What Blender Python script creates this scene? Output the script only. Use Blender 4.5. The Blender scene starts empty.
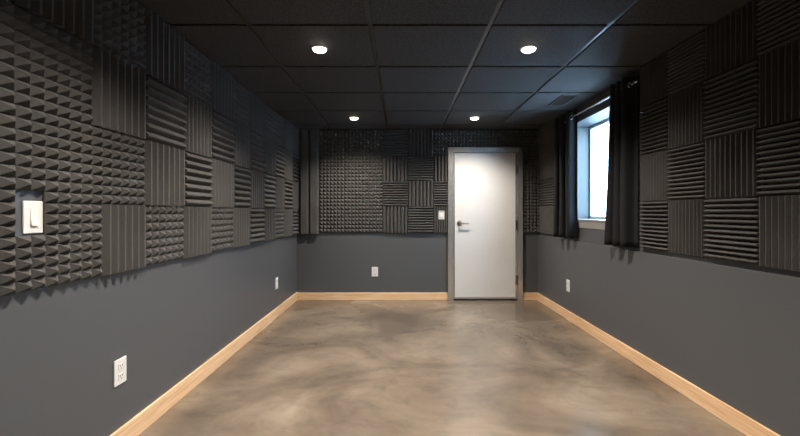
import bpy, bmesh, math, random
from mathutils import Vector, Matrix
random.seed(7)
scene = bpy.context.scene
col = scene.collection
S = 71.5            # units of the room survey per metre
D = 5.5             # camera to door wall
E = 88.0 / S        # eye height
def X(p): return p / S
def Z(p): return E - p / S      # p counted downwards from eye level
def Y(t): return D * t
ZC = Z(-82.5)

# ------------------------------------------------------------------ materials
def new_mat(name):
    m = bpy.data.materials.new(name); m.use_nodes = True
    nt = m.node_tree
    return m, nt, nt.nodes['Principled BSDF']
def N(nt, kind, **kw):
    n = nt.nodes.new(kind)
    for k, v in kw.items():
        if k in n.inputs: n.inputs[k].default_value = v
        else: setattr(n, k, v)
    return n
def ramp(nt, fac, stops):
    r = nt.nodes.new('ShaderNodeValToRGB')
    e = r.color_ramp.elements
    e[0].position = stops[0][0]; e[0].color = (*stops[0][1], 1)
    e[1].position = stops[-1][0]; e[1].color = (*stops[-1][1], 1)
    for p, c in stops[1:-1]:
        el = e.new(p); el.color = (*c, 1)
    nt.links.new(fac, r.inputs[0])
    return r
def bump(nt, bs, height, strength, dist):
    b = nt.nodes.new('ShaderNodeBump')
    b.inputs['Strength'].default_value = strength
    b.inputs['Distance'].default_value = dist
    nt.links.new(height, b.inputs['Height'])
    nt.links.new(b.outputs[0], bs.inputs['Normal'])
    return b
def coords(nt, scale=(1, 1, 1), obj=True):
    tc = nt.nodes.new('ShaderNodeTexCoord')
    mp = nt.nodes.new('ShaderNodeMapping')
    mp.inputs['Scale'].default_value = scale
    nt.links.new(tc.outputs['Object'], mp.inputs[0])
    return mp.outputs[0]
def plain(name, c, rough=0.5, metal=0.0, spec=0.5, nscale=40, var=0.06, bstr=0.05):
    m, nt, b = new_mat(name)
    v = coords(nt)
    n = N(nt, 'ShaderNodeTexNoise', Scale=nscale, Detail=4.0)
    nt.links.new(v, n.inputs['Vector'])
    lo = tuple(max(0, x * (1 - var)) for x in c); hi = tuple(min(1, x * (1 + var)) for x in c)
    r = ramp(nt, n.outputs['Fac'], [(0.3, lo), (0.7, hi)])
    nt.links.new(r.outputs[0], b.inputs['Base Color'])
    b.inputs['Roughness'].default_value = rough
    b.inputs['Metallic'].default_value = metal
    b.inputs['Specular IOR Level'].default_value = spec
    if bstr: bump(nt, b, n.outputs['Fac'], bstr, 0.002)
    return m

def foam_mat():
    m, nt, b = new_mat('open_cell_foam')
    v = coords(nt)
    n1 = N(nt, 'ShaderNodeTexNoise', Scale=420.0, Detail=3.0, Roughness=0.7)
    n2 = N(nt, 'ShaderNodeTexNoise', Scale=5.0, Detail=2.0)
    vo = N(nt, 'ShaderNodeTexVoronoi', Scale=170.0)
    for n in (n1, n2, vo): nt.links.new(v, n.inputs['Vector'])
    r1 = ramp(nt, n1.outputs['Fac'], [(0.25, FOAM_LO), (0.75, FOAM_HI)])
    r2 = ramp(nt, vo.outputs['Distance'], [(0.08, (1.9, 1.85, 1.8)), (0.16, (1, 1, 1))])
    mx = nt.nodes.new('ShaderNodeMix'); mx.data_type = 'RGBA'; mx.blend_type = 'MULTIPLY'
    mx.inputs[0].default_value = 0.5
    nt.links.new(r1.outputs[0], mx.inputs[6]); nt.links.new(r2.outputs[0], mx.inputs[7])
    r3 = ramp(nt, n2.outputs['Fac'], [(0.3, (0.82, 0.82, 0.82)), (0.7, (1.0, 1.0, 1.0))])
    mx2 = nt.nodes.new('ShaderNodeMix'); mx2.data_type = 'RGBA'; mx2.blend_type = 'MULTIPLY'
    mx2.inputs[0].default_value = 1.0
    nt.links.new(mx.outputs[2], mx2.inputs[6]); nt.links.new(r3.outputs[0], mx2.inputs[7])
    nt.links.new(mx2.outputs[2], b.inputs['Base Color'])
    b.inputs['Roughness'].default_value = 0.95
    b.inputs['Specular IOR Level'].default_value = 0.15
    bump(nt, b, n1.outputs['Fac'], 0.5, 0.003)
    return m
FOAM_LO, FOAM_HI = (0.049, 0.048, 0.047), (0.106, 0.104, 0.101)
M_foam = foam_mat()
M_wall = plain('slate_wall_paint', (0.073, 0.0775, 0.085), 0.42, spec=0.4, nscale=300, var=0.03, bstr=0.08)
M_white = plain('white_paint', (0.80, 0.79, 0.77), 0.35, nscale=6, var=0.02, bstr=0.0)
M_door = plain('white_door_laminate', (0.58, 0.58, 0.575), 0.30, nscale=3, var=0.02, bstr=0.0)
M_plastic = plain('white_plastic', (0.64, 0.64, 0.63), 0.3, nscale=10, var=0.01, bstr=0.0)
M_slot = plain('dark_slot', (0.008, 0.008, 0.008), 0.7, nscale=10, bstr=0.0)
M_tbar = plain('grey_ceiling_grid', (0.022, 0.022, 0.022), 0.38, nscale=30)
M_vent = plain('vent_black_metal', (0.016, 0.016, 0.017), 0.4, nscale=30)
M_ext = plain('pale_stucco', (0.75, 0.77, 0.80), 0.8, nscale=20, bstr=0.1)
M_nickel = plain('satin_nickel', (0.30, 0.28, 0.25), 0.28, 1.0, nscale=80, bstr=0.0)
M_reveal = plain('darkened_reveal_paint', (0.066, 0.0685, 0.074), 0.5, nscale=8, var=0.02, bstr=0.0)  # colour kept dark so the strong daylight does not burn it out
M_sill = plain('grey_sill_paint', (0.27, 0.265, 0.255), 0.45, nscale=8, var=0.02, bstr=0.0)
M_vinyl = plain('white_vinyl', (0.78, 0.80, 0.82), 0.35, nscale=8, var=0.01, bstr=0.0)
M_trimring = plain('white_lamp_trim', (0.75, 0.74, 0.72), 0.4, nscale=8, var=0.01, bstr=0.0)
M_rod = plain('brushed_rod_metal', (0.5, 0.5, 0.5), 0.22, 1.0, nscale=60, bstr=0.0)

def steel_mat():
    m, nt, b = new_mat('brushed_steel')
    v = coords(nt, (260, 260, 3))
    n = N(nt, 'ShaderNodeTexNoise', Scale=1.0, Detail=3.0)
    nt.links.new(v, n.inputs['Vector'])
    r = ramp(nt, n.outputs['Fac'], [(0.3, (0.52, 0.51, 0.495)), (0.7, (0.64, 0.63, 0.615))])
    nt.links.new(r.outputs[0], b.inputs['Base Color'])
    b.inputs['Metallic'].default_value = 0.78
    b.inputs['Roughness'].default_value = 0.26
    bump(nt, b, n.outputs['Fac'], 0.05, 0.001)
    return m
M_steel = steel_mat()

def tile_mat():
    m, nt, b = new_mat('black_mineral_tile')
    v = coords(nt)
    n = N(nt, 'ShaderNodeTexNoise', Scale=70.0, Detail=6.0, Roughness=0.8)
    vo = N(nt, 'ShaderNodeTexVoronoi', Scale=75.0)
    nt.links.new(v, n.inputs['Vector']); nt.links.new(v, vo.inputs['Vector'])
    r = ramp(nt, n.outputs['Fac'], [(0.36, (0.014, 0.014, 0.0145)), (0.60, (0.062, 0.062, 0.063))])
    nt.links.new(r.outputs[0], b.inputs['Base Color'])
    b.inputs['Roughness'].default_value = 0.8
    b.inputs['Specular IOR Level'].default_value = 0.3
    bump(nt, b, n.outputs['Fac'], 0.7, 0.004)
    return m
M_tile = tile_mat()

def floor_mat():
    m, nt, b = new_mat('polished_concrete')
    v = coords(nt, (0.9, 1.15, 1))
    n1 = N(nt, 'ShaderNodeTexNoise', Scale=1.1, Detail=5.0, Roughness=0.55, Distortion=0.9)
    nt.links.new(v, n1.inputs['Vector'])
    n2 = N(nt, 'ShaderNodeTexNoise', Scale=5.5, Detail=6.0, Roughness=0.62, Distortion=0.7)
    nt.links.new(v, n2.inputs['Vector'])
    r1 = ramp(nt, n1.outputs['Fac'], [(0.22, (0.054, 0.043, 0.034)), (0.42, (0.107, 0.085, 0.065)),
                                      (0.60, (0.152, 0.122, 0.092)), (0.86, (0.272, 0.228, 0.180))])
    r1.color_ramp.interpolation = 'B_SPLINE'
    r2 = ramp(nt, n2.outputs['Fac'], [(0.15, (0.66, 0.67, 0.69)), (0.5, (0.98, 0.98, 0.98)), (0.88, (1.25, 1.25, 1.25))])
    r2.color_ramp.interpolation = 'B_SPLINE'
    mx = nt.nodes.new('ShaderNodeMix'); mx.data_type = 'RGBA'; mx.blend_type = 'MULTIPLY'
    mx.inputs[0].default_value = 1.0
    nt.links.new(r1.outputs[0], mx.inputs[6]); nt.links.new(r2.outputs[0], mx.inputs[7])
    nt.links.new(mx.outputs[2], b.inputs['Base Color'])
    rr = nt.nodes.new('ShaderNodeMapRange')
    rr.inputs['To Min'].default_value = 0.20; rr.inputs['To Max'].default_value = 0.268
    nt.links.new(n1.outputs['Fac'], rr.inputs['Value'])
    nt.links.new(rr.outputs[0], b.inputs['Roughness'])
    b.inputs['Specular IOR Level'].default_value = 0.5
    bump(nt, b, n2.outputs['Fac'], 0.03, 0.004)
    return m
M_floor = floor_mat()

def wood_mat():
    m, nt, b = new_mat('pale_pine')
    tc = nt.nodes.new('ShaderNodeTexCoord')
    mp = nt.nodes.new('ShaderNodeMapping'); mp.inputs['Scale'].default_value = (1.3, 1.3, 26)
    nt.links.new(tc.outputs['Object'], mp.inputs[0])
    n = N(nt, 'ShaderNodeTexNoise', Scale=2.2, Detail=5.0, Distortion=0.6)
    nt.links.new(mp.outputs[0], n.inputs['Vector'])
    r = ramp(nt, n.outputs['Fac'], [(0.3, (0.54, 0.33, 0.17)), (0.5, (0.66, 0.44, 0.26)), (0.7, (0.74, 0.53, 0.34))])
    vo = N(nt, 'ShaderNodeTexVoronoi', Scale=3.1)
    nt.links.new(tc.outputs['Object'], vo.inputs['Vector'])
    k = ramp(nt, vo.outputs['Distance'], [(0.03, (0.45, 0.33, 0.25)), (0.09, (1, 1, 1))])
    mx = nt.nodes.new('ShaderNodeMix'); mx.data_type = 'RGBA'; mx.blend_type = 'MULTIPLY'; mx.inputs[0].default_value = 0.7
    nt.links.new(r.outputs[0], mx.inputs[6]); nt.links.new(k.outputs[0], mx.inputs[7])
    nt.links.new(mx.outputs[2], b.inputs['Base Color'])
    b.inputs['Roughness'].default_value = 0.45
    return m
M_wood = wood_mat()

def curtain_mat():
    m, nt, b = new_mat('blackout_fabric')
    v = coords(nt)
    n = N(nt, 'ShaderNodeTexNoise', Scale=260.0, Detail=3.0)
    n2 = N(nt, 'ShaderNodeTexNoise', Scale=9.0, Detail=4.0)
    nt.links.new(v, n.inputs['Vector']); nt.links.new(v, n2.inputs['Vector'])
    r = ramp(nt, n.outputs['Fac'], [(0.3, (0.009, 0.0092, 0.0105)), (0.7, (0.018, 0.0185, 0.021))])
    nt.links.new(r.outputs[0], b.inputs['Base Color'])
    b.inputs['Roughness'].default_value = 0.7
    b.inputs['Specular IOR Level'].default_value = 0.2
    bump(nt, b, n2.outputs['Fac'], 0.35, 0.01)
    return m
M_curtain = curtain_mat()

def glass_mat():
    m = bpy.data.materials.new('window_glass'); m.use_nodes = True
    nt = m.node_tree; nt.nodes.clear()
    o = nt.nodes.new('ShaderNodeOutputMaterial')
    t = nt.nodes.new('ShaderNodeBsdfTransparent'); t.inputs[0].default_value = (0.93, 0.97, 0.98, 1)
    g = nt.nodes.new('ShaderNodeBsdfGlossy'); g.inputs['Roughness'].default_value = 0.02
    mx = nt.nodes.new('ShaderNodeMixShader'); mx.inputs[0].default_value = 0.06
    nt.links.new(t.outputs[0], mx.inputs[1]); nt.links.new(g.outputs[0], mx.inputs[2])
    nt.links.new(mx.outputs[0], o.inputs[0])
    return m
M_glass = glass_mat()

def lamp_mat():
    m = bpy.data.materials.new('lit_diffuser'); m.use_nodes = True
    nt = m.node_tree; nt.nodes.clear()
    o = nt.nodes.new('ShaderNodeOutputMaterial')
    e = nt.nodes.new('ShaderNodeEmission'); e.inputs[0].default_value = (1.0, 0.88, 0.74, 1); e.inputs[1].default_value = LAMP_E
    nt.links.new(e.outputs[0], o.inputs[0])
    return m
LAMP_E = 22.0
M_lamp = lamp_mat()

# ------------------------------------------------------------------ mesh helpers
def link_mesh(name, bm, mat, parent=None, smooth=False):
    bmesh.ops.recalc_face_normals(bm, faces=bm.faces)
    me = bpy.data.meshes.new(name); bm.to_mesh(me); bm.free()
    if smooth:
        for p in me.polygons: p.use_smooth = True
    o = bpy.data.objects.new(name, me); col.objects.link(o)
    me.materials.append(mat)
    if parent: o.parent = parent
    return o
def box(bm, x0, x1, y0, y1, z0, z1, bevel=0.0, seg=2):
    b2 = bmesh.new()
    bmesh.ops.create_cube(b2, size=1)
    for v in b2.verts:
        v.co = Vector(((x0 + x1) / 2 + v.co.x * (x1 - x0), (y0 + y1) / 2 + v.co.y * (y1 - y0), (z0 + z1) / 2 + v.co.z * (z1 - z0)))
    if bevel: bmesh.ops.bevel(b2, geom=b2.edges[:], offset=bevel, segments=seg, affect='EDGES', profile=0.5)
    me = bpy.data.meshes.new('t'); b2.to_mesh(me); b2.free(); bm.from_mesh(me); bpy.data.meshes.remove(me)
def tube(bm, p0, p1, r, seg=20, r2=None):
    p0 = Vector(p0); p1 = Vector(p1); d = p1 - p0
    m = Matrix.Translation((p0 + p1) / 2) @ d.to_track_quat('Z', 'Y').to_matrix().to_4x4()
    bmesh.ops.create_cone(bm, cap_ends=True, segments=seg, radius1=r, radius2=r if r2 is None else r2, depth=d.length, matrix=m)
def torus(bm, c, axis, R, r, n=28, k=10):
    q = Vector(axis).to_track_quat('Z', 'Y')
    rings = []
    for i in range(n):
        a = 2 * math.pi * i / n
        ring = []
        for j in range(k):
            b = 2 * math.pi * j / k
            p = Vector(((R + r * math.cos(b)) * math.cos(a), (R + r * math.cos(b)) * math.sin(a), r * math.sin(b)))
            ring.append(bm.verts.new(Vector(c) + q @ p))
        rings.append(ring)
    for i in range(n):
        for j in range(k):
            bm.faces.new((rings[i][j], rings[(i + 1) % n][j], rings[(i + 1) % n][(j + 1) % k], rings[i][(j + 1) % k]))
def lathe(bm, c, prof, n=40):
    rings = []
    for r, z in prof:
        if r < 1e-6: rings.append([bm.verts.new((c[0], c[1], c[2] + z))])
        else: rings.append([bm.verts.new((c[0] + r * math.cos(2 * math.pi * i / n), c[1] + r * math.sin(2 * math.pi * i / n), c[2] + z)) for i in range(n)])
    for a, b in zip(rings, rings[1:]):
        for i in range(n):
            j = (i + 1) % n
            if len(a) == 1: bm.faces.new((a[0], b[i], b[j]))
            elif len(b) == 1: bm.faces.new((a[i], b[0], a[j]))
            else: bm.faces.new((a[i], b[i], b[j], a[j]))
def tag(o, label, cat, group=None):
    o['label'] = label; o['category'] = cat
    if group: o['group'] = group
    return o
def struct(o):
    o['kind'] = 'structure'; return o
def boxes(name, lst, mat, parent=None, bevel=0.0):
    bm = bmesh.new()
    for b in lst: box(bm, *b, bevel=bevel)
    return link_mesh(name, bm, mat, parent)
def empty(name, loc, parent=None):
    o = bpy.data.objects.new(name, None); o.empty_display_size = 0.1
    col.objects.link(o); o.location = loc
    if parent: o.parent = parent
    return o

# ------------------------------------------------------------------ the shell
XL = X(-104.3)                 # window-facing wall
XRL, XRU = X(136.8), X(139.0)  # window wall: lower ledge part and upper part
XGL = X(156.5)                 # window plane
YB = D; YN = -2.4
ZLEDGE = Z(22.8)
T = 0.12
struct(boxes('floor', [(XL - T, X(160), YN - T, YB + T, -0.1, 0)], M_floor))
struct(boxes('wall_left', [(XL - T, XL, YN - T, YB + T, 0, ZC + 0.1)], M_wall))
struct(boxes('wall_back', [(XL, X(160), YB, YB + T, 0, ZC + 0.1)], M_wall))
struct(boxes('wall_front', [(XL, X(160), YN - T, YN, 0, ZC + 0.1)], M_wall))
# window wall with its opening
WY0, WY1 = Y(0.585), Y(0.829)
WZ0, WZ1 = Z(6.9), Z(-71.2)
XO = X(160)
bm = bmesh.new()
box(bm, XRL, XO, YN, YB, 0, ZLEDGE, bevel=0.003)
box(bm, XRU, XO, YN, WY0, ZLEDGE, ZC + 0.1)
box(bm, XRU, XO, WY1, YB, ZLEDGE, ZC + 0.1)
box(bm, XRU, XO, WY0, WY1, ZLEDGE, WZ0)
box(bm, XRU, XO, WY0, WY1, WZ1, ZC + 0.1)
struct(link_mesh('wall_right', bm, M_wall))

# ceiling: lay-in tiles standing a little proud of the grid
gx = [X(p) for p in (-121, -67.5, -13.7, 39.4, 92.6, 146)]
gy = [Y(0.0), ]
ts = [-0.437, -0.311, -0.185, -0.06, 0.066, 0.190, 0.316, 0.441, 0.567, 0.691, 0.816, 0.943, 1.07]
gy = [Y(t) for t in ts]
struct(boxes('ceiling', [(XL, XO, YN, YB, ZC + 0.03, ZC + 0.1)], M_tile))
g = 0.0135
bm = bmesh.new()
holes = []
for i in range(len(gx) - 1):
    for j in range(len(gy) - 1):
        x0, x1 = max(gx[i] + g, XL), min(gx[i + 1] - g, XRU)
        y0, y1 = max(gy[j] + g, YN), min(gy[j + 1] - g, YB)
        if x1 - x0 < 0.02 or y1 - y0 < 0.02: continue
        box(bm, x0, x1, y0, y1, ZC, ZC + 0.03, bevel=0.003, seg=1)
c = struct(link_mesh('ceiling_tile_field', bm, M_tile)); c.parent = bpy.data.objects['ceiling']
bm = bmesh.new()
for x in gx[1:-1]: box(bm, x - 0.0125, x + 0.0125, YN, YB, ZC + 0.008, ZC + 0.03)
for y in gy[1:-1]:
    for a, b in zip(gx, gx[1:]):
        x0, x1 = max(a + 0.0125, XL), min(b - 0.0125, XRU)
        box(bm, x0, x1, y - 0.0125, y + 0.0125, ZC + 0.0095, ZC + 0.03)
c = struct(link_mesh('ceiling_grid', bm, M_tbar)); c.parent = bpy.data.objects['ceiling']

# baseboards
BB = 0.105; BT = 0.016
def bb(name, b): struct(boxes(name, [b], M_wood, bevel=0.003))
bb('baseboard_left', (XL, XL + BT, YN, YB, 0, BB + 0.008))
bb('baseboard_right', (XRL - BT, XRL, YN, YB, 0, BB))
FX0, FX1 = X(447.6 - 401), X(521.8 - 401)
bm = bmesh.new()
box(bm, XL + BT, FX0 - 0.001, YB - BT, YB, 0, BB, bevel=0.003)
box(bm, FX1 + 0.001, XRL - BT, YB - BT, YB, 0, BB, bevel=0.003)
struct(link_mesh('baseboard_back', bm, M_wood))

# ------------------------------------------------------------------ the door
FZ = Z(147.8 - 212)
IX0, IX1 = X(453.0 - 401), X(516.9 - 401)
IZ = Z(152.7 - 212)
yf = YB - 0.052
door = struct(empty('door_1', ((FX0 + FX1) / 2, YB, 0)))
def dpart(name, bm, mat, parent=door, smooth=False):
    o = link_mesh(name, bm, mat, None, smooth)
    base = parent
    o.parent = base
    if base is door: o.matrix_parent_inverse = Matrix.Translation(-Vector(door.location))
    return o
bm = bmesh.new()
box(bm, FX0, IX0, yf, YB, 0, FZ, bevel=0.004)
box(bm, IX1, FX1, yf, YB, 0, FZ, bevel=0.004)
box(bm, IX0, IX1, yf, YB, IZ, FZ, bevel=0.004)
box(bm, IX0, IX0 + 0.006, YB - 0.02, YB, 0, IZ)          # stops in the rebate
box(bm, IX1 - 0.006, IX1, YB - 0.02, YB, 0, IZ)
o = dpart('door_frame', bm, M_steel); o['label'] = 'brushed steel door frame'
ys = YB - 0.040
sx0, sx1, sz0, sz1 = IX0 + 0.006, IX1 - 0.006, 0.024, IZ - 0.006
e = 0.014
bm = bmesh.new(); box(bm, sx0 + e, sx1 - 0.026, ys, YB - 0.002, sz0 + 0.022, sz1 - 0.006, bevel=0.0015)
slab = dpart('door_leaf', bm, M_door); slab['label'] = 'plain white door leaf'
bm = bmesh.new()
box(bm, sx0, sx0 + e - 0.001, ys + 0.001, YB - 0.002, sz0, sz1)
box(bm, sx1 - 0.025, sx1, ys + 0.001, YB - 0.002, sz0, sz1)
box(bm, sx0 + e, sx1 - 0.026, ys + 0.001, YB - 0.002, sz0, sz0 + 0.021)
box(bm, sx0 + e, sx1 - 0.026, ys + 0.001, YB - 0.002, sz1 - 0.005, sz1)
o = dpart('edge_trim', bm, M_steel); o['label'] = 'steel edge channel'
for zc in (169.8, 224.5, 279.5):
    bm = bmesh.new()
    z = Z(zc - 212); hx = IX1 - 0.003
    for k in range(5):
        z0 = z - 0.065 + k * 0.026
        tube(bm, (hx, yf + 0.003, z0 + 0.001), (hx, yf + 0.003, z0 + 0.025), 0.0085, 14)
    tube(bm, (hx, yf + 0.003, z + 0.065), (hx, yf + 0.003, z + 0.073), 0.006, 14, 0.003)
    tube(bm, (hx, yf + 0.003, z - 0.073), (hx, yf + 0.003, z - 0.065), 0.003, 14, 0.006)
    box(bm, hx - 0.028, hx, yf + 0.008, yf + 0.0125, z - 0.063, z + 0.063)
    dpart('hinge', bm, M_nickel)
hx, hz = X(459 - 401), Z(223.3 - 212)
bm = bmesh.new()
tube(bm, (hx, ys, hz), (hx, ys - 0.008, hz), 0.037, 36)
tube(bm, (hx, ys - 0.008, hz), (hx, ys - 0.013, hz), 0.034, 36, 0.028)
ro = dpart('handle_rose', bm, M_nickel, slab)
bm = bmesh.new()
tube(bm, (hx, ys - 0.012, hz), (hx, ys - 0.05, hz), 0.013, 24)
pts = [(0, 0, 0.013), (0.03, 0.002, 0.0115), (0.07, 0.001, 0.010), (0.105, -0.003, 0.009), (0.132, -0.002, 0.0075)]
prev = None
ringn = 14
for dx, dz, r in pts:
    ring = [bm.verts.new((hx + dx - 0.008, ys - 0.05 + r * 0.8 * math.cos(2 * math.pi * i / ringn), hz + dz + r * math.sin(2 * math.pi * i / ringn))) for i in range(ringn)]
    if prev:
        for i in range(ringn): bm.faces.new((prev[i], ring[i], ring[(i + 1) % ringn], prev[(i + 1) % ringn]))
    else: bm.faces.new(ring)
    prev = ring
bm.faces.new(prev[::-1])
lv = dpart('handle_lever', bm, M_nickel, slab, True)

# ------------------------------------------------------------------ acoustic foam
def foam_cells(kind, w, h, nu, nv, b, d, flat=0.10, cut=None, us=None, vs=None, jit=0.0012):
    """a foam sheet lying in u (across), v (up), n (out of the wall)"""
    bm = bmesh.new(); vd = {}
    def V(u, v, n):
        k = (round(u, 4), round(v, 4), round(n, 4))
        if k not in vd: vd[k] = bm.verts.new((u, v, n))
        return vd[k]
    us = us or [w * i / nu for i in range(nu + 1)]
    vs = vs or [h * j / nv for j in range(nv + 1)]
    backs = []
    for i in range(len(us) - 1):
        for j in range(len(vs) - 1):
            if cut and cut[0] <= i < cut[1] and cut[2] <= j < cut[3]: continue
            u0, u1, v0, v1 = us[i], us[i + 1], vs[j], vs[j + 1]
            backs.append((u0, u1, v0, v1))
            if kind == 'pyramid':
                um, vm = (u0 + u1) / 2, (v0 + v1) / 2
                fu, fv = (u1 - u0) * 0.06, (v1 - v0) * 0.06
                dd = d + random.uniform(-jit, jit)
                um += random.uniform(-jit, jit); vm += random.uniform(-jit, jit)
                c = [V(u0, v0, b), V(u1, v0, b), V(u1, v1, b), V(u0, v1, b)]
                a = [bm.verts.new((um - fu, vm - fv, dd)), bm.verts.new((um + fu, vm - fv, dd)),
                     bm.verts.new((um + fu, vm + fv, dd)), bm.verts.new((um - fu, vm + fv, dd))]
                for q in range(4): bm.faces.new((c[q], c[(q + 1) % 4], a[(q + 1) % 4], a[q]))
                bm.faces.new(a)
            elif kind == 'upright':
                f = (u1 - u0) * flat; um = (u0 + u1) / 2; vv = 0.002
                L = [(u0 + vv * 0, b), (um - f, d), (um + f, d), (u1, b)]
                for (ua, na), (ub, nb) in zip(L, L[1:]):
                    bm.faces.new((V(ua, v0, na), V(ub, v0, nb), V(ub, v1, nb), V(ua, v1, na)))
            else:
                f = (v1 - v0) * flat; vm = (v0 + v1) / 2
                L = [(v0, b), (vm - f, d), (vm + f, d), (v1, b)]
                for (va, na), (vb, nb) in zip(L, L[1:]):
                    bm.faces.new((V(u0, va, na), V(u1, va, na), V(u1, vb, nb), V(u0, vb, nb)))
    edges = [e for e in bm.edges if e.is_boundary]
    for e in edges:
        p, q = e.verts
        if p.co.z < 1e-5 and q.co.z < 1e-5: continue
        a, c = V(p.co.x, p.co.y, 0.0), V(q.co.x, q.co.y, 0.0)
        try: bm.faces.new((p, q, c, a))
        except ValueError: pass
    for u0, u1, v0, v1 in backs:
        try: bm.faces.new((V(u0, v0, 0), V(u0, v1, 0), V(u1, v1, 0), V(u1, v0, 0)))
        except ValueError: pass
    return bm
ORD = ['zeroth', 'first', 'second', 'third', 'fourth', 'fifth', 'sixth', 'seventh', 'eighth', 'ninth', 'tenth', 'eleventh', 'twelfth']
ROWN = {1: 'top row', 2: 'second row down', 3: 'third row down', 4: 'bottom row'}
KN = {'pyramid': 'pyramid', 'upright': 'upright-wedge', 'level': 'level-wedge'}
GAP = 0.0012
def panel(wall, u0, u1, z0, z1, kind, nu, nv, label, group, d=0.040, b=0.010, **kw):
    """u0<u1 is the run along the wall (Y for side walls, X for the door wall)"""
    w, h = u1 - u0 - 2 * GAP, z1 - z0 - 2 * GAP
    bm = foam_cells(kind, w, h, nu, nv, b, d, **kw)
    if wall == 'left':    # n -> +X, u -> +Y, v -> +Z
        m = Matrix(((0, 0, 1, XL + 0.0005), (1, 0, 0, u0 + GAP), (0, 1, 0, z0 + GAP), (0, 0, 0, 1)))
    elif wall == 'right': # n -> -X
        m = Matrix(((0, 0, -1, XRU - 0.0005), (1, 0, 0, u0 + GAP), (0, 1, 0, z0 + GAP), (0, 0, 0, 1)))
    else:                 # n -> -Y, u -> +X
        m = Matrix(((1, 0, 0, u0 + GAP), (0, 0, -1, YB - 0.0005), (0, 1, 0, z0 + GAP), (0, 0, 0, 1)))
    o = link_mesh('mounted_acoustic_foam_panel', bm, M_foam)
    loc = m.translation.copy()
    rot = m.to_3x3()
    o.data.transform(rot.to_4x4())
    if rot.determinant() < 0: o.data.flip_normals()
    o.location = loc
    tag(o, label, 'foam panel', group)
    return o

# wall facing the window
GL = 'foam panels on the wall facing the window'
lb = [0.2675, 0.334, 0.4015, 0.474, 0.540, 0.613, 0.678, 0.747, 0.813, 0.877, 0.942, 0.9925]
rows = {1: (-55.5, -82.3), 2: (-29.0, -55.5), 3: (-2.7, -29.0), 4: (22.0, -2.7)}
pat = {1: 'VpVrVrVLLVV', 2: 'pVLVLVLVLVL', 3: 'ppVLVLVLVLV', 4: '  rVrVLVrVL'}
def lkind(ch):
    return {'V': ('upright', 7, 1), 'L': ('level', 1, 7), 'p': ('pyramid', 6, 8), 'r': ('pyramid', 6, 7)}[ch]
def lpanel(r, ta, tb, ch, label, **kw):
    kind, nu, nv = lkind(ch)
    if 'nu' in kw: nu = kw.pop('nu')
    zb, zt = rows[r]
    return panel('left', Y(ta), Y(tb), Z(zb), Z(zt), kind, nu, nv, label, GL, d=0.036 if ch == 'r' else 0.040, **kw)
for r in (1, 2, 3, 4):
    n = len(lb) - 1
    for i, ch in enumerate(pat[r]):
        if ch == ' ': continue
        k = KN[lkind(ch)[0]]
        lab = f'charcoal {k} foam panel facing the window, {ROWN[r]}, {ORD[n - i]} from far corner'
        cut = None
        a, b_ = lb[i], lb[i + 1]
        if r == 3 and i == 0:
            cut = (0, 2, 0, 1); a = 0.2685
            lab = 'charcoal pyramid foam panel notched over the near light switch, third row down'
        lpanel(r, a, b_, ch, lab, cut=cut)
lpanel(4, 0.2685, 0.3445, 'p', 'charcoal pyramid foam panel cut out around the near light switch, bottom row', nu=7, cut=(0, 2, 5, 8))
lpanel(4, 0.3445, 0.4015, 'V', 'charcoal upright-wedge foam panel facing the window, bottom row, after the switch panel', nu=6)
lpanel(2, 0.198, 0.2675, 'p', 'charcoal pyramid foam panel at photo edge facing the window, second row down')
lpanel(3, 0.198, 0.2685, 'p', 'charcoal pyramid foam panel at photo edge, just before the near light switch')
lpanel(4, 0.198, 0.2685, 'p', 'charcoal pyramid foam panel at photo edge facing the window, bottom row')

# door wall
GB = 'foam panels on the door wall'
brow = {1: (156.2, 129.7), 2: (181.1, 156.2), 3: (206.2, 181.1), 4: (232.5, 206.2)}
def bpanel(r, xa, xb, kind, nu, nv, label, ya=None, **kw):
    y0, y1 = brow[r]
    if ya: y0 = ya
    return panel('back', X(xa - 401), X(xb - 401), Z(y0 - 212), Z(y1 - 212), kind, nu, nv, label, GB, **kw)
for r in (1, 2, 3, 4):
    y0, y1 = brow[r]
    o = panel('back', X(300.3 - 401), X(319.3 - 401), Z(y0 - 212 + (1.2 if r == 4 else 0)), Z(y1 - 212), 'upright', 2, 1,
              f'charcoal foam corner strip with two broad upright ribs, door wall, {ROWN[r]}', GB, d=0.062, b=0.012, flat=0.34)
    for q, (xa, xb, nu) in enumerate(((319.5, 344.3, 7), (344.3, 369.1, 7), (369.1, 383.2, 4))):
        wn = ['beside the corner strip', 'middle of pyramid field', 'beside the wedges'][q]
        bpanel(r, xa, xb, 'pyramid', nu, 7, f'charcoal pyramid foam panel on door wall, {ROWN[r]}, {wn}', d=0.036)
    for q, (xa, xb) in enumerate(((383.2, 408.2), (408.2, 433.3))):
        kind = 'level' if (r + q) % 2 == 1 else 'upright'
        wn = ['beside the pyramid field', 'second from the pyramid field'][q]
        bpanel(r, xa, xb, kind, *((1, 10) if kind == 'level' else (7, 1)), f'charcoal {KN[kind]} foam panel on door wall, {ROWN[r]}, {wn}', d=0.042, b=0.006, flat=0.07)
    bpanel(r, 522.6, 540.0, 'pyramid', 5, 8 if r > 1 else 8, f'charcoal pyramid foam panel in the narrow strip by the hinges, {ROWN[r]}', d=0.036)
bpanel(1, 433.3, 447.2, 'pyramid', 4, 7, 'narrow charcoal pyramid foam panel at the latch-side top of the door frame', d=0.036)
bpanel(2, 433.3, 447.2, 'upright', 4, 1, 'narrow charcoal upright-wedge foam panel touching the steel door frame, second row down', d=0.042, b=0.006, flat=0.07)
bpanel(3, 433.3, 447.2, 'level', 1, 10, 'narrow charcoal level-wedge foam panel touching the steel door frame, above the switch', d=0.042, b=0.006, flat=0.07)
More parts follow.
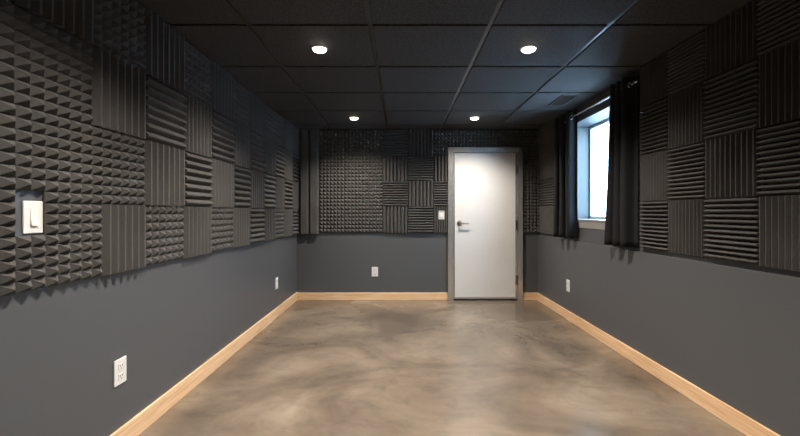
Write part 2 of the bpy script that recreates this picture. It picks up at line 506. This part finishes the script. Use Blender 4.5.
h4 = (232.5 - 206.2) / S - 2 * GAP
w4 = (447.2 - 433.3) / S - 2 * GAP
bpanel(4, 433.3, 447.2, 'upright', 6, 1, 'narrow charcoal upright-wedge foam panel cut out around the switch by the door', d=0.036,
       vs=[0, (232.5 - 220.2) / S, (232.5 - 209.4) / S, h4], cut=(2, 5, 1, 2))
for q, (xa, xb) in enumerate(((447.2, 472.2), (472.2, 497.2), (497.2, 522.6))):
    wn = ['latch end', 'middle', 'hinge end'][q]
    bpanel(1, xa, xb, 'pyramid', 7, 5, f'charcoal pyramid foam panel above the door frame, {wn}', ya=147.2, d=0.036)

# window wall
GR = 'foam panels on the window wall'
rrow = {1: (-59.3, -82.3), 2: (-32.0, -59.3), 3: (-6.0, -32.0), 4: (20.5, -6.0)}
rb = [0.3195, 0.383, 0.450, 0.512, 0.572]
rpat = {1: 'LVLV', 2: 'VLVL', 3: 'LVLV', 4: 'VLVL'}
for r in (1, 2, 3, 4):
    zb, zt = rrow[r]
    for i, ch in enumerate(rpat[r]):
        kind = 'upright' if ch == 'V' else 'level'
        wn = ['fourth from the near curtain', 'third from the near curtain', 'second from the near curtain', 'beside the near curtain'][i]
        panel('right', Y(rb[i]), Y(rb[i + 1]), Z(zb), Z(zt), kind, *((10, 1) if ch == 'V' else (1, 12)),
              f'charcoal {KN[kind]} foam panel on window wall, {ROWN[r]}, {wn}', GR, d=0.041, b=0.006, flat=0.07)
    kind = 'level' if r == 3 else 'upright'
    panel('right', Y(0.897), Y(0.9925), Z(zb), Z(zt), kind, *((10, 1) if kind == 'upright' else (1, 11)),
          f'charcoal {KN[kind]} foam panel between the far curtain and door wall, {ROWN[r]}', GR, d=0.034)

# ------------------------------------------------------------------ switches and outlets
def frame_on(wall, u, z):
    """matrix: local x across the wall, local y up, local z out of the wall"""
    if wall == 'left': return Matrix(((0, 0, 1, XL), (1, 0, 0, u), (0, 1, 0, z), (0, 0, 0, 1)))
    if wall == 'right': return Matrix(((0, 0, -1, XRL), (-1, 0, 0, u), (0, 1, 0, z), (0, 0, 0, 1)))
    return Matrix(((1, 0, 0, u), (0, 0, -1, YB), (0, 1, 0, z), (0, 0, 0, 1)))
def on_wall(name, m, label, cat, group=None):
    r = empty(name, (0, 0, 0)); r.matrix_world = m
    return tag(r, label, cat, group)
def sub(name, lst, mat, parent, bevel=0.0):
    bm = bmesh.new()
    for b in lst: box(bm, *b, bevel=bevel)
    return link_mesh(name, bm, mat, parent)
def light_switch(m, w, h, label):
    r = on_wall('light_switch', m, label, 'light switch', 'white light switches')
    sub('plate', [(-w / 2, w / 2, -h / 2, h / 2, 0.0005, 0.008)], M_plastic, r, 0.003)
    # rocker: a shallow wedge, lower half pressed out
    bm = bmesh.new()
    rw, rh = w * 0.36 / 2, h * 0.52 / 2
    prof = [(-rh, 0.008), (-rh, 0.0165), (0, 0.0105), (rh, 0.009), (rh, 0.008)]
    a = [bm.verts.new((-rw, y, z)) for y, z in prof]; b = [bm.verts.new((rw, y, z)) for y, z in prof]
    bm.faces.new(a); bm.faces.new(b[::-1])
    for i in range(len(prof)):
        j = (i + 1) % len(prof); bm.faces.new((a[i], b[i], b[j], a[j]))
    link_mesh('rocker', bm, M_plastic, r)
    for s in (1, -1):
        bm = bmesh.new(); tube(bm, (0, s * h * 0.41, 0.0078), (0, s * h * 0.41, 0.0088), 0.003, 12)
        link_mesh('screw', bm, M_plastic, r)
light_switch(frame_on('left', Y(0.2824), Z(1.45)), 0.083, 0.128, 'white rocker light switch recessed in the foam facing the window')
light_switch(frame_on('back', X(441.45 - 401), Z(214.85 - 212)), 0.082, 0.126, 'white rocker light switch beside the steel door frame')
def outlet(m, label):
    w, h = 0.088, 0.134
    r = on_wall('wall_outlet', m, label, 'outlet', 'white wall outlets')
    sub('plate', [(-w / 2, w / 2, -h / 2, h / 2, 0.0005, 0.007)], M_plastic, r, 0.003)
    for s in (1, -1):
        f = sub('receptacle', [(-0.018, 0.018, s * 0.026 - 0.017, s * 0.026 + 0.017, 0.006, 0.0095)], M_plastic, r, 0.003)
        for q, dx in enumerate((-0.0075, 0.0075)):
            sub('slot', [(dx - 0.0014, dx + 0.0014, s * 0.026 - 0.002, s * 0.026 + 0.010, 0.0090, 0.0099)], M_slot, f)
        bm = bmesh.new(); tube(bm, (0, s * 0.026 - 0.009, 0.0090), (0, s * 0.026 - 0.009, 0.0099), 0.003, 12)
        link_mesh('ground_hole', bm, M_slot, f)
    bm = bmesh.new(); tube(bm, (0, 0, 0.0068), (0, 0, 0.0082), 0.0032, 12); link_mesh('screw', bm, M_plastic, r)
outlet(frame_on('left', Y(0.3705), Z(59)), 'white duplex outlet low on the wall facing the window, nearest the viewer')
outlet(frame_on('left', Y(0.837), Z(59.6)), 'white duplex outlet low on the wall facing the window, near far corner')
outlet(frame_on('back', X(374.9 - 401), Z(59.7)), 'white duplex outlet low on the door wall')
outlet(frame_on('right', Y(0.817), Z(60.2)), 'white duplex outlet low on the wall under the window')

# ------------------------------------------------------------------ downlights
def downlight(x, y, label=None, power=1.0):
    r = empty('recessed_downlight', (x, y, ZC))
    if label: tag(r, label, 'ceiling light', 'round ceiling downlights')
    bm = bmesh.new()
    lathe(bm, (0, 0, 0), [(0.058, -0.0005), (0.056, -0.005), (0.051, -0.008), (0.0465, -0.008), (0.0465, -0.0005), (0.058, -0.0005)])
    link_mesh('trim_ring', bm, M_trimring, r, True)
    bm = bmesh.new()
    lathe(bm, (0, 0, 0), [(0.046, -0.002), (0.046, -0.010), (0.043, -0.016), (0.031, -0.022), (0.0, -0.025)])
    link_mesh('diffuser', bm, M_lamp, r, True)
    l = bpy.data.lights.new('downlight_beam', 'SPOT')
    l.energy = SPOT_W * power; l.color = (1.0, 0.885, 0.765)
    l.spot_size = math.radians(138); l.spot_blend = 0.9; l.shadow_soft_size = 0.03
    lo = bpy.data.objects.new('downlight_beam', l); col.objects.link(lo)
    lo.location = (0, 0, -0.030); lo.parent = r
SPOT_W = 280
lx = (X(-41), X(64.3)); ly = (Y(0.1285), Y(0.504), Y(0.8745))
names = {(0, 1): 'lit round downlight nearer the camera, on the side away from the window',
         (1, 1): 'lit round downlight nearer the camera, on the window side',
         (0, 2): 'lit round downlight near the door wall, above the pyramid foam',
         (1, 2): 'lit round downlight near the door wall, above the door'}
for i, x in enumerate(lx):
    for j, y in enumerate(ly):
        if (i, j) == (0, 0): y = Y(0.253)  # unseen near lamps light the foreground; left one shifted to brighten the foam
        downlight(x, y, names.get((i, j), 'unseen round downlight over the near end, placed to light the foreground'), 0.8 if j == 2 else 1.0)

# ------------------------------------------------------------------ air vent
vx0, vx1, vy0, vy1 = X(113.3), X(125.3), Y(0.7064), Y(0.767)
v = tag(empty('air_vent', ((vx0 + vx1) / 2, (vy0 + vy1) / 2, ZC)), 'small dark air vent in the ceiling tile near the window', 'air vent')
hw, hl = (vx1 - vx0) / 2, (vy1 - vy0) / 2
bm = bmesh.new()
f = 0.022
for b in ((-hw, hw, -hl, -hl + f), (-hw, hw, hl - f, hl), (-hw, -hw + f, -hl + f, hl - f), (hw - f, hw, -hl + f, hl - f)):
    box(bm, *b, -0.008, -0.0003, bevel=0.002)
link_mesh('frame', bm, M_vent, v)
bm = bmesh.new(); box(bm, -hw + f, hw - f, -hl + f, hl - f, -0.0012, -0.0003); link_mesh('duct_shade_sheet', bm, M_slot, v)  # flush black sheet standing for the shade inside the duct
for k in range(5):
    bm = bmesh.new()
    x = -hw + f + (k + 0.5) * (2 * hw - 2 * f) / 5
    box(bm, -0.012, 0.012, -hl + f, hl - f, -0.0012, 0.0012)
    bmesh.ops.rotate(bm, verts=bm.verts, cent=(0, 0, 0), matrix=Matrix.Rotation(math.radians(24), 3, 'Y'))
    bmesh.ops.translate(bm, verts=bm.verts, vec=(x, 0, -0.0072))
    link_mesh('louver', bm, M_vent, v)

# ------------------------------------------------------------------ window
win = struct(empty('window_1', (XRU, (WY0 + WY1) / 2, WZ0)))
def wpart(name, lst, mat, bevel=0.0):
    o = boxes(name, lst, mat, bevel=bevel); o.parent = win
    o.matrix_parent_inverse = Matrix.Translation(-Vector(win.location)); return o
L = 0.014
wpart('reveal_lining', [(XRU - 0.004, XGL, WY1 - L, WY1 - 0.0005, WZ0 + 0.001, WZ1 - 0.001), (XRU - 0.004, XGL, WY0 + 0.0005, WY0 + L, WZ0 + 0.001, WZ1 - 0.001),
                        (XRU - 0.004, XGL, WY0 + L, WY1 - L, WZ1 - L, WZ1 - 0.001)], M_reveal)
wpart('window_sill', [(XRU - 0.012, XGL, WY0 - 0.02, WY1 + 0.02, WZ0 - 0.004, WZ0 + 0.018), ], M_sill, 0.003)
wpart('sill_apron', [(XRU - 0.007, XRU, WY0 - 0.02, WY1 + 0.02, WZ0 - 0.075, WZ0 - 0.0045)], M_sill, 0.002)
y0, y1, z0, z1 = WY0 + L, WY1 - L, WZ0 + 0.018, WZ1 - L
fw = 0.034; ym = (y0 + y1) / 2
wpart('window_frame', [(XGL - 0.012, XO, y0, y0 + fw, z0, z1), (XGL - 0.012, XO, y1 - fw, y1, z0, z1),
                       (XGL - 0.012, XO, y0 + fw, y1 - fw, z0, z0 + fw), (XGL - 0.012, XO, y0 + fw, y1 - fw, z1 - fw, z1),
                       (XGL - 0.008, XO, ym - 0.022, ym + 0.022, z0 + fw, z1 - fw)], M_vinyl, 0.002)
wpart('glass', [(XGL + 0.012, XGL + 0.018, y0 + fw, ym - 0.022, z0 + fw, z1 - fw), (XGL + 0.012, XGL + 0.018, ym + 0.022, y1 - fw, z0 + fw, z1 - fw)], M_glass)

# outside: pale block wall across a narrow yard
bm = bmesh.new()
for r in range(-2, 16):
    for c_ in range(-6, 34):
        yy = 1.0 + c_ * 0.4 + (0.2 if r % 2 else 0)
        box(bm, X(160) + 4.2, X(160) + 4.4, yy + 0.006, yy + 0.394, r * 0.2 + 0.006, r * 0.2 + 0.194)
box(bm, X(160) + 4.22, X(160) + 4.5, -2, 15, -0.6, 3.2)
struct(link_mesh('exterior_wall', bm, M_ext))
struct(boxes('exterior_ground', [(XO, X(160) + 4.2, -2, 15, -0.2, 0.55)], M_ext))

# ------------------------------------------------------------------ curtain rod and curtains
XR = X(134.0); ZR = Z(-74.2)
rod = tag(empty('curtain_rod', (XR, Y(0.69), ZR)), 'thin metal curtain rod above the window', 'curtain rod')
RY0, RY1 = Y(0.5733) - Y(0.69), Y(0.873) - Y(0.69)
bm = bmesh.new(); tube(bm, (0, RY0, 0), (0, RY1, 0), 0.0095, 20); link_mesh('pole', bm, M_rod, rod, False)
for yy, s in ((RY0, -1), (RY1, 1)):
    bm = bmesh.new(); tube(bm, (0, yy, 0), (0, yy + s * 0.02, 0), 0.014, 20); tube(bm, (0, yy + s * 0.02, 0), (0, yy + s * 0.032, 0), 0.014, 20, 0.008)
    link_mesh('finial', bm, M_rod, rod)
    bm = bmesh.new()
    yb = yy - s * 0.018
    torus(bm, (0, yb, 0), (0, 1, 0), 0.013, 0.0035)
    xw = XRU - XR - (0.0 if True else 0.0)
    box(bm, 0.014, xw - 0.004, yb - 0.006, yb + 0.006, -0.006, 0.006)
    box(bm, xw - 0.005, xw - 0.0005, yb - 0.008, yb + 0.008, -0.03, 0.03)
    link_mesh('bracket', bm, M_rod, rod)

def curtain(label, yt0, yt1, yb0, yb1, nf, amp, ztop, zbot, seed):
    """pleated blackout panel: plan curve is a wave around the rod"""
    rnd = random.Random(seed)
    r = tag(empty('curtain', (XR, (yb0 + yb1) / 2, zbot)), label, 'curtain', 'black window curtains')
    nseg = nf * 48; th = 0.0035
    hr = ztop - ZR; H = ztop - zbot
    zs = sorted(set([0, 0.015] + [hr + q * 0.005 for q in range(-5, 6)] + [hr + 0.05 + (H - hr - 0.05) * q / 22 for q in range(23)]))
    nz = len(zs) - 1
    ph = [rnd.uniform(-0.35, 0.35) for _ in range(nf + 2)]
    am = [rnd.uniform(0.8, 1.15) for _ in range(nf + 2)]
    bm = bmesh.new(); front = []; back = []
    for j in range(nz + 1):
        s = zs[j] / H                    # 0 top .. 1 bottom
        z = (ztop - zbot) * (1 - s)
        ya, yb = yt0 + (yb0 - yt0) * s, yt1 + (yb1 - yt1) * s
        pts = []
        for i in range(nseg + 1):
            u = i / nseg
            k = u * nf
            ki = min(int(k), nf - 1); fr = k - ki
            a = amp * (am[ki] * (1 - fr) + am[ki + 1] * fr) * (0.92 + 0.10 * s)
            p = (ph[ki] * (1 - fr) + ph[ki + 1] * fr) * s * 0.6
            x = a * math.cos(2 * math.pi * k + p) + 0.004 * math.sin(5 * u + 4 * s + seed) * s
            y = ya + (yb - ya) / nf * (k + 0.85 * math.sin(4 * math.pi * k + 2 * p) / (4 * math.pi)) + 0.005 * math.sin(7 * s + 2.3 * k + seed) * s
            x = max(-0.085, min(x, X(138.4) - XR))
            pts.append(Vector((x, y)))
        fr_, bk_ = [], []
        for i, p in enumerate(pts):
            q = pts[min(i + 1, nseg)] - pts[max(i - 1, 0)]
            n = Vector((q.y, -q.x)).normalized() * th / 2
            fr_.append(bm.verts.new((p.x + n.x, p.y + n.y - (yb0 + yb1) / 2, z)))
            bk_.append(bm.verts.new((p.x - n.x, p.y - n.y - (yb0 + yb1) / 2, z)))
        front.append(fr_); back.append(bk_)
    for j in range(nz):
        for i in range(nseg):
            cx = (front[j][i].co.x + front[j][i + 1].co.x) / 2; cz = (front[j][i].co.z + front[j + 1][i].co.z) / 2 + zbot - ZR
            if math.hypot(cx, cz) < 0.0185: continue          # the eyelet the rod runs through
            bm.faces.new((front[j][i], front[j][i + 1], front[j + 1][i + 1], front[j + 1][i]))
            bm.faces.new((back[j][i], back[j + 1][i], back[j + 1][i + 1], back[j][i + 1]))
        for i in (0, nseg):
            bm.faces.new((front[j][i], front[j + 1][i], back[j + 1][i], back[j][i]))
    for i in range(nseg):
        for j in (0, nz):
            bm.faces.new((front[j][i], back[j][i], back[j][i + 1], front[j][i + 1]))
    link_mesh('fabric', bm, M_curtain, r, True)
    for k in range(2 * nf):
        u = (k + 0.5) / (2 * nf)
        s = (ztop - ZR) / (ztop - zbot)
        y = (yt0 + (yb0 - yt0) * s) + ((yt1 + (yb1 - yt1) * s) - (yt0 + (yb0 - yt0) * s)) * u - (yb0 + yb1) / 2
        bm = bmesh.new(); torus(bm, (0, y, ZR - zbot), (0, 1, 0), 0.021, 0.005)
        link_mesh('grommet', bm, M_rod, r, True)
    return r
ZCB = Z(20.8); ZCT = Z(-79.0)
curtain('black blackout curtain at the far side of the window, nearer the door', Y(0.778), Y(0.862), Y(0.778), Y(0.862), 3, 0.058, ZCT, ZCB, 3)
curtain('black blackout curtain at the near side of the window, beside the foam', Y(0.5805), Y(0.630), Y(0.5795), Y(0.648), 3, 0.058, ZCT, ZCB, 8)

# ------------------------------------------------------------------ daylight
w = bpy.data.worlds.new('overcast_sky'); scene.world = w; w.use_nodes = True
bg = w.node_tree.nodes['Background']
bg.inputs[0].default_value = (0.52, 0.76, 1.0, 1)
bg.inputs[1].default_value = 30.0
pl = bpy.data.lights.new('window_portal', 'AREA'); pl.shape = 'RECTANGLE'
pl.size = WZ1 - WZ0; pl.size_y = WY1 - WY0; pl.cycles.is_portal = True
po = bpy.data.objects.new('window_portal', pl); col.objects.link(po)
po.location = (XO + 0.02, (WY0 + WY1) / 2, (WZ0 + WZ1) / 2); po.rotation_euler = (0, math.radians(90), 0)

# ------------------------------------------------------------------ camera
cam = bpy.data.cameras.new('camera'); co = bpy.data.objects.new('camera', cam); col.objects.link(co)
co.location = (0, 0, E); co.rotation_euler = (math.radians(90), 0, 0)
cam.sensor_width = 36; cam.lens = S * D * 36 / 800
cam.shift_x = -1 / 800; cam.shift_y = -6 / 800
cam.clip_start = 0.02
scene.camera = co
vs_ = scene.view_settings
vs_.view_transform = 'Standard'; vs_.look = 'None'; vs_.gamma = 1.0; vs_.use_curve_mapping = False
vs_.exposure = 0.0
